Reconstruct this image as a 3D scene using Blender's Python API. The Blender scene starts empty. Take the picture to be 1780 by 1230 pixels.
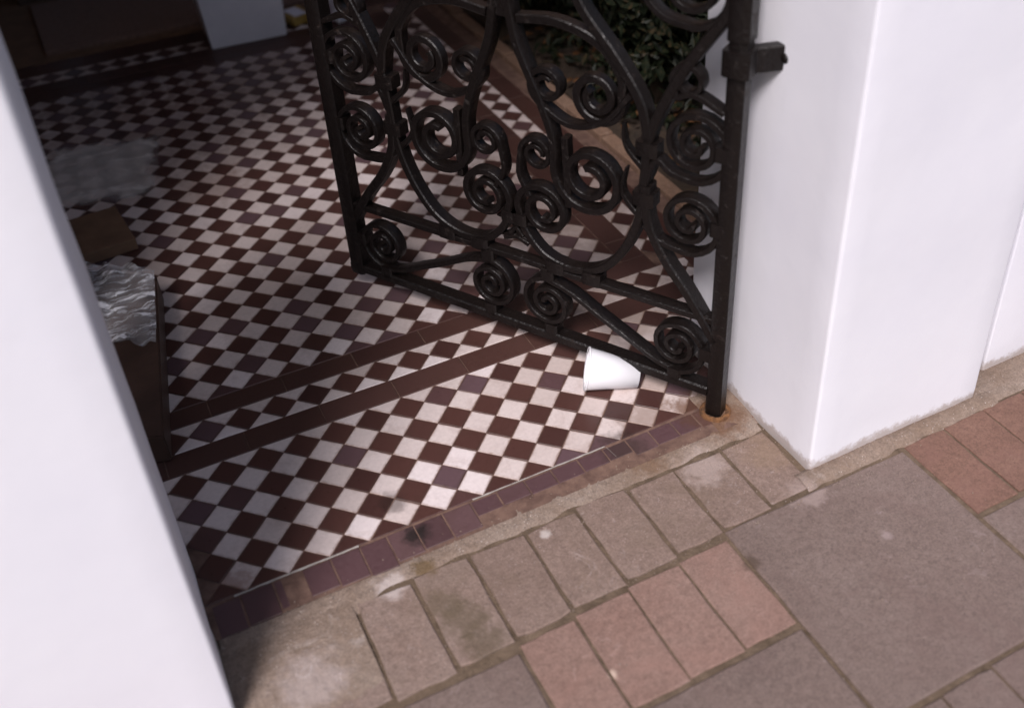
import bpy, bmesh, math, random
from mathutils import Matrix, Vector, Quaternion, noise as mnoise
random.seed(7)
scene = bpy.context.scene
COL = scene.collection
D = 0.0715                       # one tile diagonal in metres: every plan measure below is in tile diagonals

# ---------------------------------------------------------------- camera
CR = [[0.8829691103561331, -0.468605476491049, -0.02782907758974021],
      [-0.29778179438478414, -0.5132946057654555, -0.8048941859804086],
      [0.36289330813598236, 0.7189836959866915, -0.5927654610513677]]
CP = Vector((-3.839440714, -17.695975552, 20.018475637)) * D
cam_d = bpy.data.cameras.new('camera')
cam = bpy.data.objects.new('camera', cam_d); COL.objects.link(cam)
r, dn, fw = (Vector(v) for v in CR)
M = Matrix.Identity(4)
for i in range(3):
    M[i][0] = r[i]; M[i][1] = -dn[i]; M[i][2] = -fw[i]; M[i][3] = CP[i]
cam.matrix_world = M
cam_d.sensor_width = 36.0
cam_d.lens = 1855.7527 * 36.0 / 1780.0
cam_d.shift_x = -(987.5037 - 890) / 1780.0
cam_d.shift_y = (504.946 - 615) / 1780.0
cam_d.clip_start = 0.02; cam_d.clip_end = 400
cam_d.dof.use_dof = True
cam_d.dof.focus_distance = 2.15
cam_d.dof.aperture_fstop = 2.0
scene.camera = cam

# ---------------------------------------------------------------- sky, sun, exposure
SUN_EL, SUN_AZ = math.radians(50), math.radians(-38)      # azimuth: 0 = straight behind the camera side (-Y), minus = from the left
sdir = Vector((math.sin(SUN_AZ) * math.cos(SUN_EL), -math.cos(SUN_AZ) * math.cos(SUN_EL), math.sin(SUN_EL)))
world = bpy.data.worlds.new('World'); scene.world = world; world.use_nodes = True
wn = world.node_tree; wn.nodes.clear()
wo = wn.nodes.new('ShaderNodeOutputWorld'); wb = wn.nodes.new('ShaderNodeBackground')
ws = wn.nodes.new('ShaderNodeTexSky'); ws.sky_type = 'NISHITA'; ws.sun_disc = False
ws.sun_elevation = SUN_EL; ws.sun_rotation = math.pi - SUN_AZ
ws.dust_density = 3.0; ws.ozone_density = 1.0; ws.air_density = 1.0
wb.inputs['Strength'].default_value = 0.10
wn.links.new(ws.outputs[0], wb.inputs[0]); wn.links.new(wb.outputs[0], wo.inputs[0])
sl = bpy.data.lights.new('sun', 'SUN'); sl.energy = 3.7; sl.angle = math.radians(18); sl.color = (1.0, 0.935, 0.955)
so = bpy.data.objects.new('sun', sl); COL.objects.link(so)
so.rotation_euler = (-sdir).to_track_quat('-Z', 'Y').to_euler()
so.location = sdir * 12
scene.view_settings.view_transform = 'Standard'; scene.view_settings.look = 'None'
scene.view_settings.exposure = 0.12; scene.view_settings.gamma = 1.0
scene.view_settings.use_curve_mapping = False

# ---------------------------------------------------------------- helpers
def tag(o, label=None, cat=None, group=None, kind=None):
    if label: o['label'] = label
    if cat: o['category'] = cat
    if group: o['group'] = group
    if kind: o['kind'] = kind
    return o
def link(name, me, parent=None):
    o = bpy.data.objects.new(name, me); COL.objects.link(o)
    if parent: o.parent = parent
    return o
def empty(name, loc=(0, 0, 0)):
    o = bpy.data.objects.new(name, None); COL.objects.link(o); o.location = loc
    o.empty_display_size = 0.1
    return o
def mesh(name, vs, fs, mat, smooth=False):
    me = bpy.data.meshes.new(name); me.from_pydata([tuple(v) for v in vs], [], fs); me.update()
    if mat: me.materials.append(mat)
    if smooth: me.polygons.foreach_set('use_smooth', [True] * len(me.polygons))
    return me
def bm_obj(name, bm, mat, parent=None, smooth=False):
    me = bpy.data.meshes.new(name); bm.to_mesh(me); bm.free()
    if mat: me.materials.append(mat)
    if smooth: me.polygons.foreach_set('use_smooth', [True] * len(me.polygons))
    return link(name, me, parent)
def bm_box(x0, x1, y0, y1, z0, z1, bev=0.0, seg=2):
    bm = bmesh.new()
    bmesh.ops.create_cube(bm, size=1.0, matrix=Matrix.Translation(((x0+x1)/2, (y0+y1)/2, (z0+z1)/2)) @ Matrix.Diagonal((x1-x0, y1-y0, z1-z0, 1)))
    if bev > 0: bmesh.ops.bevel(bm, geom=bm.edges[:], offset=bev, segments=seg, affect='EDGES', profile=0.5)
    return bm
def bm_grid_box(x0, x1, y0, y1, z0, z1, step, amp, sc, bev=0.0):
    """box cut into cells, its skin pushed about by noise (hand-laid render)"""
    bm = bm_box(x0, x1, y0, y1, z0, z1, bev, 3)
    for ax, a, b in ((0, x0, x1), (1, y0, y1), (2, z0, z1)):
        n = max(1, int((b - a) / step))
        for k in range(1, n):
            co = [0, 0, 0]; co[ax] = a + (b - a) * k / n; no = [0, 0, 0]; no[ax] = 1
            bmesh.ops.bisect_plane(bm, geom=bm.verts[:] + bm.edges[:] + bm.faces[:], plane_co=co, plane_no=no)
    bm.normal_update()
    for v in bm.verts:
        n1 = mnoise.noise(v.co * sc) + 0.5 * mnoise.noise(v.co * sc * 2.7)
        v.co += v.normal * amp * n1
    return bm

# ---------------------------------------------------------------- materials
def nt(name):
    m = bpy.data.materials.new(name); m.use_nodes = True
    t = m.node_tree; b = t.nodes['Principled BSDF']
    return m, t, b
def N(t, kind, **kw):
    n = t.nodes.new(kind)
    for k, v in kw.items():
        if k in n.inputs: n.inputs[k].default_value = v
        else: setattr(n, k, v)
    return n
def ramp(t, fac, stops):
    n = t.nodes.new('ShaderNodeValToRGB'); e = n.color_ramp.elements
    e[0].position, e[0].color = stops[0][0], (*stops[0][1], 1)
    e[1].position, e[1].color = stops[-1][0], (*stops[-1][1], 1)
    for p, c in stops[1:-1]:
        x = e.new(p); x.color = (*c, 1)
    t.links.new(fac, n.inputs[0]); return n.outputs[0]
def mixc(t, fac, a, b, mode='MIX'):
    n = t.nodes.new('ShaderNodeMix'); n.data_type = 'RGBA'; n.blend_type = mode
    if hasattr(fac, 'links') or hasattr(fac, 'is_linked'): t.links.new(fac, n.inputs[0])
    else: n.inputs[0].default_value = fac
    for s, v in ((n.inputs[6], a), (n.inputs[7], b)):
        if hasattr(v, 'is_linked'): t.links.new(v, s)
        else: s.default_value = (*v, 1)
    return n.outputs[2]
def noise(t, vec, scale, detail=4, rough=0.6, dist=0.0):
    n = N(t, 'ShaderNodeTexNoise', Scale=scale, Detail=detail, Roughness=rough, Distortion=dist)
    if vec is not None: t.links.new(vec, n.inputs['Vector'])
    return n.outputs['Fac']
def bump(t, b, h, strength=0.3, dist=0.002):
    n = N(t, 'ShaderNodeBump', Strength=strength, Distance=dist)
    t.links.new(h, n.inputs['Height']); t.links.new(n.outputs[0], b.inputs['Normal'])
def math_(t, op, a, b=None):
    n = t.nodes.new('ShaderNodeMath'); n.operation = op
    for i, v in enumerate((a, b)):
        if v is None: continue
        if hasattr(v, 'is_linked'): t.links.new(v, n.inputs[i])
        else: n.inputs[i].default_value = v
    return n.outputs[0]
def gpos(t): return t.nodes.new('ShaderNodeNewGeometry').outputs['Position']

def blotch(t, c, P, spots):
    """stains, plus far-tile dimming painted in brown, each at its own place: (u, v, radius, colour, strength) in plan"""
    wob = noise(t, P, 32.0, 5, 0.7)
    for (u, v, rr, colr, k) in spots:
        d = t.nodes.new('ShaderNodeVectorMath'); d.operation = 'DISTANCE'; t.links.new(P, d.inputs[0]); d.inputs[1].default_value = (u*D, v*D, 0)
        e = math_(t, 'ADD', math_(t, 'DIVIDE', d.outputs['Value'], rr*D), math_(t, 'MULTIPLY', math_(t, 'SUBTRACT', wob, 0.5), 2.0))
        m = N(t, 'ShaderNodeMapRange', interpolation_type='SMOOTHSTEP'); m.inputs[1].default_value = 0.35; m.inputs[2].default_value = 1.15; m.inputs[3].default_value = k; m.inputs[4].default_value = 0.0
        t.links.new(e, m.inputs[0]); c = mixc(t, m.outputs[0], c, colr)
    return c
RUST = (0.13, 0.060, 0.028)
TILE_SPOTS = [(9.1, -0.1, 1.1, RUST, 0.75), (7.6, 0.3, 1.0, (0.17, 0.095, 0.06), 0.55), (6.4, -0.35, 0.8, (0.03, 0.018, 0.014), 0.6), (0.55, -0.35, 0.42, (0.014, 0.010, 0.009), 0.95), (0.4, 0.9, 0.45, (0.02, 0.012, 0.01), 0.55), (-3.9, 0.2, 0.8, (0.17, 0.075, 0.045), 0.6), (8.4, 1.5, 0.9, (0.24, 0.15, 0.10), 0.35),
    (-1.5, 25.0, 5.5, (0.14, 0.075, 0.055), 0.42), (3.5, 29.0, 5.0, (0.13, 0.068, 0.048), 0.42), (0.2, 19.0, 1.6, (0.22, 0.12, 0.085), 0.4), (-3.0, 30.0, 4.0, (0.12, 0.062, 0.045), 0.4), (11.5, 12.0, 5.0, (0.17, 0.09, 0.05), 0.42), (9.5, 5.0, 2.2, (0.22, 0.13, 0.07), 0.35)]  # broad far spots: browner tiles plus dimming with distance put into the colour
STONE_SPOTS = [(9.2, -0.6, 0.9, RUST, 0.8), (0.35, -2.6, 0.5, (0.10, 0.072, 0.042), 0.6), (0.6, -3.2, 0.6, (0.10, 0.072, 0.042), 0.6), (0.75, -3.9, 0.6, (0.095, 0.068, 0.04), 0.65), (0.35, -1.35, 0.35, (0.12, 0.075, 0.03), 0.8), (9.6, -2.2, 0.8, (0.22, 0.15, 0.10), 0.5),
               (3.3, -1.9, 0.16, (0.6, 0.55, 0.52), 0.6), (7.9, -1.9, 0.8, (0.52, 0.43, 0.40), 0.35), (-2.9, -3.1, 0.9, (0.55, 0.47, 0.46), 0.35), (-0.5, -1.5, 0.45, (0.55, 0.48, 0.46), 0.6), (2.8, -6.0, 0.14, (0.55, 0.42, 0.34), 0.8), (10.4, -5.9, 0.2, (0.45, 0.36, 0.35), 0.35), (9.6, -3.9, 0.6, (0.44, 0.35, 0.32), 0.35), (7.1, -5.0, 0.25, (0.07, 0.045, 0.03), 0.8), (6.7, -1.1, 0.5, (0.16, 0.09, 0.05), 0.7)]
DARK_SPOTS = [(9.1, -0.1, 1.0, (0.085, 0.040, 0.020), 0.6), (6.4, -0.35, 0.8, (0.03, 0.018, 0.014), 0.6), (0.55, -0.35, 0.42, (0.014, 0.010, 0.009), 0.9), (0.4, 0.9, 0.4, (0.02, 0.012, 0.01), 0.5)]
def tile_mat(name, base, alt, alt2, dirt, rough, edge=0.9, spots=None):
    """fired tile: colour by tile, mottled, grime worked into its edges (UV runs -1..1 over each tile)"""
    m, t, b = nt(name)
    P = gpos(t)
    oi = t.nodes.new('ShaderNodeObjectInfo').outputs['Random']
    lowf = noise(t, P, 6.0, 3, 0.6)
    rn = t.nodes.new('ShaderNodeUVMap'); rn.uv_map = 'rnd'
    rs_ = t.nodes.new('ShaderNodeSeparateXYZ'); t.links.new(rn.outputs[0], rs_.inputs[0])
    pick = math_(t, 'FRACT', math_(t, 'ADD', oi, rs_.outputs[0]))
    c = ramp(t, pick, [(0.0, alt), (0.3, base), (0.7, base), (0.88, alt2), (1.0, alt2)])
    mott = noise(t, P, 120.0, 5, 0.65)
    c = mixc(t, 0.22, c, ramp(t, mott, [(0.3, (0.35, 0.35, 0.35)), (0.7, (1.0, 1.0, 1.0))]), 'MULTIPLY')
    uv = t.nodes.new('ShaderNodeUVMap'); uv.uv_map = 'tile'
    sx = t.nodes.new('ShaderNodeSeparateXYZ'); t.links.new(uv.outputs[0], sx.inputs[0])
    e = math_(t, 'MAXIMUM', math_(t, 'ABSOLUTE', sx.outputs[0]), math_(t, 'ABSOLUTE', sx.outputs[1]))
    e = math_(t, 'ADD', e, math_(t, 'MULTIPLY', math_(t, 'SUBTRACT', noise(t, P, 70.0, 4, 0.7), 0.5), 0.38))
    er = N(t, 'ShaderNodeMapRange', interpolation_type='SMOOTHSTEP'); er.inputs[1].default_value = edge - 0.12; er.inputs[2].default_value = edge + 0.16
    t.links.new(e, er.inputs[0])
    c = mixc(t, math_(t, 'MULTIPLY', er.outputs[0], 0.75), c, dirt)
    st = ramp(t, noise(t, P, 14.0, 6, 0.7, 0.4), [(0.52, (0, 0, 0)), (0.72, (1, 1, 1))])
    c = mixc(t, math_(t, 'MULTIPLY', st, 0.30), c, dirt)
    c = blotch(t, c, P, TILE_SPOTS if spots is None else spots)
    t.links.new(c, b.inputs['Base Color'])
    rr = ramp(t, mott, [(0.25, (rough - 0.1,) * 3), (0.75, (rough + 0.18,) * 3)])
    t.links.new(rr, b.inputs['Roughness'])
    bump(t, b, math_(t, 'ADD', mott, math_(t, 'MULTIPLY', lowf, 2.0)), 0.22, 0.001)
    return m
def stone_mat(name, c0, c1, c2, speck, grime, rough=0.85, bs=0.5, spk=0.5):
    """pressed concrete or fired paver: cloudy tone, aggregate specks, damp grime patches"""
    m, t, b = nt(name)
    P = gpos(t)
    oi = t.nodes.new('ShaderNodeObjectInfo').outputs['Random']
    big = noise(t, P, 9.0, 5, 0.6, 0.3)
    f = math_(t, 'ADD', math_(t, 'MULTIPLY', big, 0.75), math_(t, 'MULTIPLY', oi, 0.25))
    c0, c1, c2 = (tuple(a*b_ for a, b_ in zip(cc, (0.84, 0.86, 0.81))) for cc in (c0, c1, c2))
    c = ramp(t, f, [(0.25, c0), (0.5, c1), (0.78, c2)])
    fine = noise(t, P, 260.0, 5, 0.75)
    c = mixc(t, 0.6, c, ramp(t, fine, [(0.32, (0.35, 0.33, 0.32)), (0.60, (1.06, 1.06, 1.06))]), 'MULTIPLY')
    mid = noise(t, P, 75.0, 3, 0.7)
    c = mixc(t, 0.5, c, ramp(t, mid, [(0.33, (0.62, 0.60, 0.58)), (0.6, (1.0, 1.0, 1.0))]), 'MULTIPLY')
    vo = N(t, 'ShaderNodeTexVoronoi', Scale=190.0); t.links.new(P, vo.inputs['Vector'])
    sp = ramp(t, vo.outputs['Distance'], [(0.10, (1, 1, 1)), (0.22, (0, 0, 0))])
    keep = ramp(t, noise(t, P, 40.0, 2), [(0.5, (0, 0, 0)), (0.62, (1, 1, 1))])
    c = mixc(t, math_(t, 'MULTIPLY', math_(t, 'MULTIPLY', sp, keep), spk), c, speck)
    g = ramp(t, noise(t, P, 5.5, 7, 0.72, 0.8), [(0.50, (0, 0, 0)), (0.70, (1, 1, 1))])
    c = mixc(t, math_(t, 'MULTIPLY', g, 0.6), c, grime)
    sc = ramp(t, noise(t, P, 16.0, 4, 0.75, 1.5), [(0.62, (0, 0, 0)), (0.74, (1, 1, 1))])
    c = mixc(t, math_(t, 'MULTIPLY', sc, 0.30), c, speck)
    c = blotch(t, c, P, STONE_SPOTS)
    t.links.new(c, b.inputs['Base Color']); b.inputs['Roughness'].default_value = rough
    bump(t, b, math_(t, 'ADD', fine, math_(t, 'MULTIPLY', noise(t, P, 60.0, 4), 1.5)), bs, 0.0022)
    return m
def plain(name, c0, c1, scale=20.0, rough=0.7, bs=0.25, bd=0.002, detail=5, metal=0.0, spec=None):
    m, t, b = nt(name); P = gpos(t)
    n = noise(t, P, scale, detail, 0.65, 0.2)
    t.links.new(ramp(t, n, [(0.3, c0), (0.7, c1)]), b.inputs['Base Color'])
    b.inputs['Roughness'].default_value = rough; b.inputs['Metallic'].default_value = metal
    if spec is not None: b.inputs['Specular IOR Level'].default_value = spec
    if bs: bump(t, b, noise(t, P, scale * 5, 4, 0.7), bs, bd)
    return m

MT = {}
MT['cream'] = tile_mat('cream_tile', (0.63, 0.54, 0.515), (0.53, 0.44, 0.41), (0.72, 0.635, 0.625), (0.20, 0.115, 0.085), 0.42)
MT['brown'] = tile_mat('brown_tile', (0.078, 0.034, 0.028), (0.055, 0.024, 0.021), (0.115, 0.068, 0.076), (0.055, 0.032, 0.024), 0.34, spots=DARK_SPOTS)
MT['band'] = tile_mat('band_tile', (0.066, 0.029, 0.023), (0.055, 0.024, 0.020), (0.078, 0.036, 0.030), (0.05, 0.028, 0.02), 0.45, 1.0, DARK_SPOTS)
MT['border'] = tile_mat('border_tile', (0.090, 0.046, 0.050), (0.075, 0.038, 0.040), (0.110, 0.060, 0.062), (0.07, 0.038, 0.03), 0.5, 0.95, DARK_SPOTS)
MT['grout'] = plain('grout', (0.07, 0.036, 0.028), (0.19, 0.115, 0.085), 30, 0.95)
MT['lime'] = plain('lime_joint', (0.30, 0.27, 0.24), (0.44, 0.41, 0.38), 60, 0.95)
MT['moss'] = plain('joint_soil', (0.075, 0.050, 0.030), (0.17, 0.12, 0.082), 34, 1.0, 1.0, 0.004)
MT['concrete'] = stone_mat('concrete_brick', (0.245, 0.165, 0.14), (0.30, 0.207, 0.18), (0.345, 0.255, 0.23), (0.58, 0.49, 0.47), (0.15, 0.105, 0.075), bs=0.7)
MT['slab'] = stone_mat('concrete_slab', (0.18, 0.126, 0.116), (0.216, 0.152, 0.138), (0.25, 0.182, 0.168), (0.42, 0.33, 0.32), (0.14, 0.092, 0.080), bs=0.5, spk=0.3)
MT['pink'] = stone_mat('pink_brick', (0.25, 0.142, 0.118), (0.292, 0.174, 0.148), (0.32, 0.205, 0.178), (0.50, 0.36, 0.32), (0.26, 0.15, 0.12), bs=0.4, spk=0.25)
MT['red'] = stone_mat('red_brick', (0.185, 0.095, 0.072), (0.225, 0.118, 0.090), (0.26, 0.145, 0.115), (0.40, 0.25, 0.20), (0.18, 0.09, 0.07), bs=0.4, spk=0.2)
MT['mortar'] = stone_mat('cement', (0.26, 0.18, 0.14), (0.34, 0.25, 0.21), (0.42, 0.335, 0.30), (0.62, 0.56, 0.54), (0.19, 0.125, 0.085), rough=0.95, bs=1.0, spk=0.8)
MT['soil'] = plain('soil', (0.030, 0.020, 0.013), (0.075, 0.048, 0.030), 14, 1.0, 1.0, 0.02)
MT['ground'] = plain('ground', (0.10, 0.085, 0.075), (0.16, 0.14, 0.125), 3, 0.95, 0.4, 0.01)
MT['kerb'] = stone_mat('terracotta_edging', (0.24, 0.14, 0.10), (0.30, 0.18, 0.13), (0.36, 0.23, 0.175), (0.5, 0.4, 0.34), (0.2, 0.12, 0.08))
def white_paint():
    m, t, b = nt('white_masonry_paint'); P = gpos(t)
    n = noise(t, P, 3.0, 5, 0.6)
    c = ramp(t, n, [(0.3, (0.735, 0.73, 0.79)), (0.7, (0.785, 0.78, 0.825))])
    sz = t.nodes.new('ShaderNodeSeparateXYZ'); t.links.new(P, sz.inputs[0])
    # splashed grime in a ragged line just above the paving
    h = math_(t, 'ADD', sz.outputs[2], math_(t, 'MULTIPLY', math_(t, 'SUBTRACT', noise(t, P, 38.0, 5, 0.75), 0.5), 0.055))
    lo = N(t, 'ShaderNodeMapRange'); lo.inputs[1].default_value = 0.008; lo.inputs[2].default_value = 0.022; lo.inputs[3].default_value = 1.0; lo.inputs[4].default_value = 0.0
    t.links.new(h, lo.inputs[0])
    c = mixc(t, math_(t, 'MULTIPLY', lo.outputs[0], 0.75), c, (0.36, 0.29, 0.25))
    # scuffed smears where paint has worn through to grey filler
    wn_ = noise(t, P, 7.0, 8, 0.75, 1.2)
    sm = ramp(t, wn_, [(0.66, (0, 0, 0)), (0.73, (1, 1, 1))])
    c = mixc(t, math_(t, 'MULTIPLY', sm, 0.10), c, (0.50, 0.50, 0.50))
    c = blotch(t, c, P, [])
    t.links.new(c, b.inputs['Base Color']); b.inputs['Roughness'].default_value = 0.62
    bump(t, b, math_(t, 'ADD', noise(t, P, 22.0, 5, 0.6), math_(t, 'MULTIPLY', noise(t, P, 150.0, 4, 0.7), 0.3)), 0.22, 0.003)
    return m
MT['white'] = white_paint()
def iron_mat():
    m, t, b = nt('black_iron_paint'); P = gpos(t)
    rust = ramp(t, noise(t, P, 34.0, 6, 0.75, 0.6), [(0.60, (0, 0, 0)), (0.76, (1, 1, 1))])
    c = mixc(t, math_(t, 'MULTIPLY', rust, 0.55), (0.0060, 0.0042, 0.0038), (0.038, 0.017, 0.010))
    t.links.new(c, b.inputs['Base Color'])
    t.links.new(ramp(t, rust, [(0.0, (0.36,) * 3), (1.0, (0.65,) * 3)]), b.inputs['Roughness'])
    b.inputs['Specular IOR Level'].default_value = 0.32
    bump(t, b, math_(t, 'ADD', noise(t, P, 90.0, 4, 0.65), math_(t, 'MULTIPLY', rust, 0.5)), 0.8, 0.003)
    return m
MT['iron'] = iron_mat()
MT['rust'] = plain('rust', (0.055, 0.026, 0.014), (0.27, 0.12, 0.042), 90, 0.95, 0.9, 0.004)
MT['card'] = plain('brown_cardboard', (0.13, 0.075, 0.045), (0.19, 0.11, 0.066), 18, 0.85, 0.2)
MT['darkwood'] = plain('dark_brown_wood', (0.05, 0.028, 0.021), (0.085, 0.048, 0.036), 12, 0.5, 0.2)
MT['door'] = plain('dark_red_door_paint', (0.060, 0.018, 0.014), (0.078, 0.024, 0.018), 6, 0.35, 0.1)
MT['mat'] = plain('coir', (0.20, 0.125, 0.10), (0.31, 0.20, 0.16), 90, 1.0, 1.0, 0.006)
MT['render'] = plain('brown_render', (0.26, 0.17, 0.125), (0.33, 0.225, 0.17), 8, 0.9, 0.4)
MT['roofpaint'] = plain('shade_roof_paint', (0.50, 0.46, 0.42), (0.56, 0.52, 0.48), 5, 0.8, 0.2)  # paint of the added shading roof
MT['carton'] = plain('white_carton', (0.62, 0.62, 0.70), (0.70, 0.70, 0.77), 12, 0.55, 0.12)
MT['yellow'] = plain('yellow_packet', (0.30, 0.19, 0.04), (0.40, 0.27, 0.08), 25, 0.4, 0.2)
MT['lilac'] = plain('lilac_packet', (0.26, 0.19, 0.25), (0.40, 0.31, 0.38), 25, 0.4, 0.2)
MT['cup'] = plain('white_cup', (0.79, 0.79, 0.82), (0.82, 0.82, 0.85), 12, 0.45, 0.0)
MT['bark'] = plain('bark', (0.045, 0.030, 0.020), (0.085, 0.06, 0.042), 40, 0.95, 0.6)
def leaf_mat(name, a, b_, c_):
    m, t, b = nt(name); P = gpos(t)
    oi = noise(t, P, 55.0, 1)
    t.links.new(ramp(t, oi, [(0.35, a), (0.55, b_), (0.68, c_)]), b.inputs['Base Color'])
    b.inputs['Roughness'].default_value = 0.55; b.inputs['Specular IOR Level'].default_value = 0.18
    return m
MT['leaf'] = leaf_mat('evergreen_leaf', (0.0065, 0.0095, 0.005), (0.011, 0.015, 0.007), (0.036, 0.026, 0.013))
MT['litter'] = leaf_mat('fallen_leaf', (0.06, 0.026, 0.012), (0.10, 0.045, 0.018), (0.16, 0.085, 0.04))
MT['petal'] = plain('white_petal', (0.62, 0.63, 0.60), (0.72, 0.72, 0.70), 30, 0.5, 0.0)
def film_mat(name, lo, hi, tint, rough, stretch, fade=None):
    """thin polythene: mostly clear, crease highlights put in as opaque white streaks; fade = (centre, half size) where it thins out to nothing"""
    m, t, b = nt(name); P = gpos(t)
    mp = t.nodes.new('ShaderNodeMapping'); mp.inputs['Scale'].default_value = stretch; mp.inputs['Rotation'].default_value = (0, 0, 0.5); t.links.new(P, mp.inputs[0])
    tr = t.nodes.new('ShaderNodeBsdfTransparent'); mx = t.nodes.new('ShaderNodeMixShader')
    b.inputs['Base Color'].default_value = (*tint, 1); b.inputs['Roughness'].default_value = rough
    b.inputs['Specular IOR Level'].default_value = 0.8
    n = noise(t, mp.outputs[0], 1.0, 4, 0.6, 0.8)
    fac = ramp(t, n, [(0.42, (lo,) * 3), (0.55, (lo*0.7 + hi*0.3,) * 3), (0.62, (hi,) * 3)])
    if fade:
        uv = t.nodes.new('ShaderNodeUVMap'); uv.uv_map = 'tile'
        sx = t.nodes.new('ShaderNodeSeparateXYZ'); t.links.new(uv.outputs[0], sx.inputs[0])
        e = math_(t, 'MAXIMUM', math_(t, 'ABSOLUTE', sx.outputs[0]), math_(t, 'ABSOLUTE', sx.outputs[1]))
        mr = N(t, 'ShaderNodeMapRange', interpolation_type='SMOOTHSTEP'); mr.inputs[1].default_value = 0.78; mr.inputs[2].default_value = 1.0; mr.inputs[3].default_value = 1.0; mr.inputs[4].default_value = 0.12
        t.links.new(math_(t, 'ADD', e, math_(t, 'MULTIPLY', math_(t, 'SUBTRACT', noise(t, P, 14.0, 4), 0.5), 0.5)), mr.inputs[0])
        fac = math_(t, 'MULTIPLY', fac, mr.outputs[0])
    t.links.new(fac, mx.inputs[0]); t.links.new(tr.outputs[0], mx.inputs[1]); t.links.new(b.outputs[0], mx.inputs[2])
    t.links.new(mx.outputs[0], t.nodes['Material Output'].inputs['Surface'])
    bump(t, b, n, 0.4, 0.006)
    return m
MT['film'] = film_mat('clear_plastic_film', 0.16, 1.0, (0.90, 0.91, 0.96), 0.18, (13.0, 60.0, 20.0))
MT['milky'] = film_mat('milky_polythene', 0.42, 0.78, (0.86, 0.83, 0.80), 0.4, (9.0, 16.0, 9.0), True)

# ---------------------------------------------------------------- ground
g = link('ground', mesh('ground', [(-60, -60, -0.03), (60, -60, -0.03), (60, 60, -0.03), (-60, 60, -0.03)], [(0, 1, 2, 3)], MT['ground']))
tag(g, 'plain grey ground under and around the paving', None, None, 'structure')

# ---------------------------------------------------------------- tiled path
path = empty('path'); tag(path, 'checkered path of cream and brown diagonal tiles behind the gate', None, None, 'structure')
PU0, PU1, PV1 = -7.9, 13.45, 34.2            # path limits in plan
B0 = -0.62                                    # outer edge of the front border tiles
N1, S1_, S2_, F0 = 4.5, 5.34, 6.34, 7.09      # near band, triangle strip, far band, field
bed = link('grout_bed', mesh('grout_bed', [(PU0*D, (B0 - 0.4)*D, -0.0016), (PU1*D, (B0 - 0.4)*D, -0.0016), (PU1*D, PV1*D, -0.0016), (PU0*D, PV1*D, -0.0016)], [(0, 1, 2, 3)], MT['grout']), path)
G = 0.0009                                    # half joint
def poly_tile(pts, ch=0.0011, depth=0.007):
    """chamfered tile from a convex outline (metres, anticlockwise), UV -1..1 over its bounds"""
    n = len(pts); P = [Vector((x, y)) for x, y in pts]; c = sum(P, Vector((0, 0))) / n
    def inset(d):
        out = []
        for i in range(n):
            a, b, e = P[i-1], P[i], P[(i+1) % n]
            d1 = (b - a).normalized(); d2 = (e - b).normalized()
            n1 = Vector((-d1.y, d1.x)); n2 = Vector((-d2.y, d2.x)); bis = (n1 + n2)
            k = d / max(0.25, (1 + n1.dot(n2))); out.append(b + bis * k)
        return out
    A, Bq = inset(G), inset(G + ch)
    vs = [(v.x, v.y, -depth) for v in A] + [(v.x, v.y, -ch * 0.75) for v in A] + [(v.x, v.y, 0) for v in Bq]
    fs = [tuple(range(2*n, 3*n))]
    for i in range(n):
        j = (i + 1) % n
        fs += [(i, j, n+j, n+i), (n+i, n+j, 2*n+j, 2*n+i)]
    return vs, fs
def uv_fill(me, fn):
    me.uv_layers.new(name='tile'); r2 = me.uv_layers.new(name='rnd')
    for d in r2.data: d.uv = (0.0, 0.0)
    l = me.uv_layers['tile']
    for p in me.polygons:
        for li in p.loop_indices:
            l.data[li].uv = fn(me.vertices[me.loops[li].vertex_index].co)
S2 = D / 2
DIA = [(0, -S2), (S2, 0), (0, S2), (-S2, 0)]
def dia_uv(co): return ((co.x + co.y) / S2, (co.x - co.y) / S2)
TM = {}
for k in ('cream', 'brown'):
    vs, fs = poly_tile(DIA); me = mesh(k + '_tile', vs, fs, MT[k]); uv_fill(me, dia_uv); TM[k] = me
def half(name, key, pts, uvf):
    vs, fs = poly_tile(pts); me = mesh(name, vs, fs, MT[key]); uv_fill(me, uvf); return me
HALF = {'up': [(-S2, 0), (S2, 0), (0, S2)], 'down': [(-S2, 0), (0, -S2), (S2, 0)],
        'left': [(0, -S2), (0, S2), (-S2, 0)], 'right': [(0, -S2), (S2, 0), (0, S2)]}
for c in ('cream', 'brown'):
    for h, pts in HALF.items(): TM[c + h] = half('triangle_tile', c, pts, dia_uv)
CAMP = Vector((CP.x, CP.y, CP.z))
tiles = {'cream': [], 'brown': []}
halves = []
def in_pier(u, v): return (u > 10.0 and v < 2.25) or (u < -4.45 and v < 2.25)
def lay(u, v, key):
    if not in_pier(u, v): tiles[key].append((u, v))
def lay_half(u, v, c, h):
    if not in_pier(u, v): halves.append((u, v, c + h))
# front panel: cream squares centred (k+.5, n+.5), brown between them, brown halves against the border, cream halves against the band
for k in range(-8, 14):
    for n in range(0, 5):
        if n < 4: lay(k + 0.5, n + 0.5, 'cream')
        if 1 <= n <= 4: lay(k, n, 'brown')
    lay_half(k, 0, 'brown', 'up')
    lay_half(k + 0.5, 4.5, 'cream', 'down')
# triangle strip along the band
for k in range(-11, 10):
    u = 2.894 + k
    lay(u, S1_ + 0.5, 'brown')
    lay_half(u + 0.5, S1_, 'cream', 'up'); lay_half(u + 0.5, S2_, 'cream', 'down')
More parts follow.
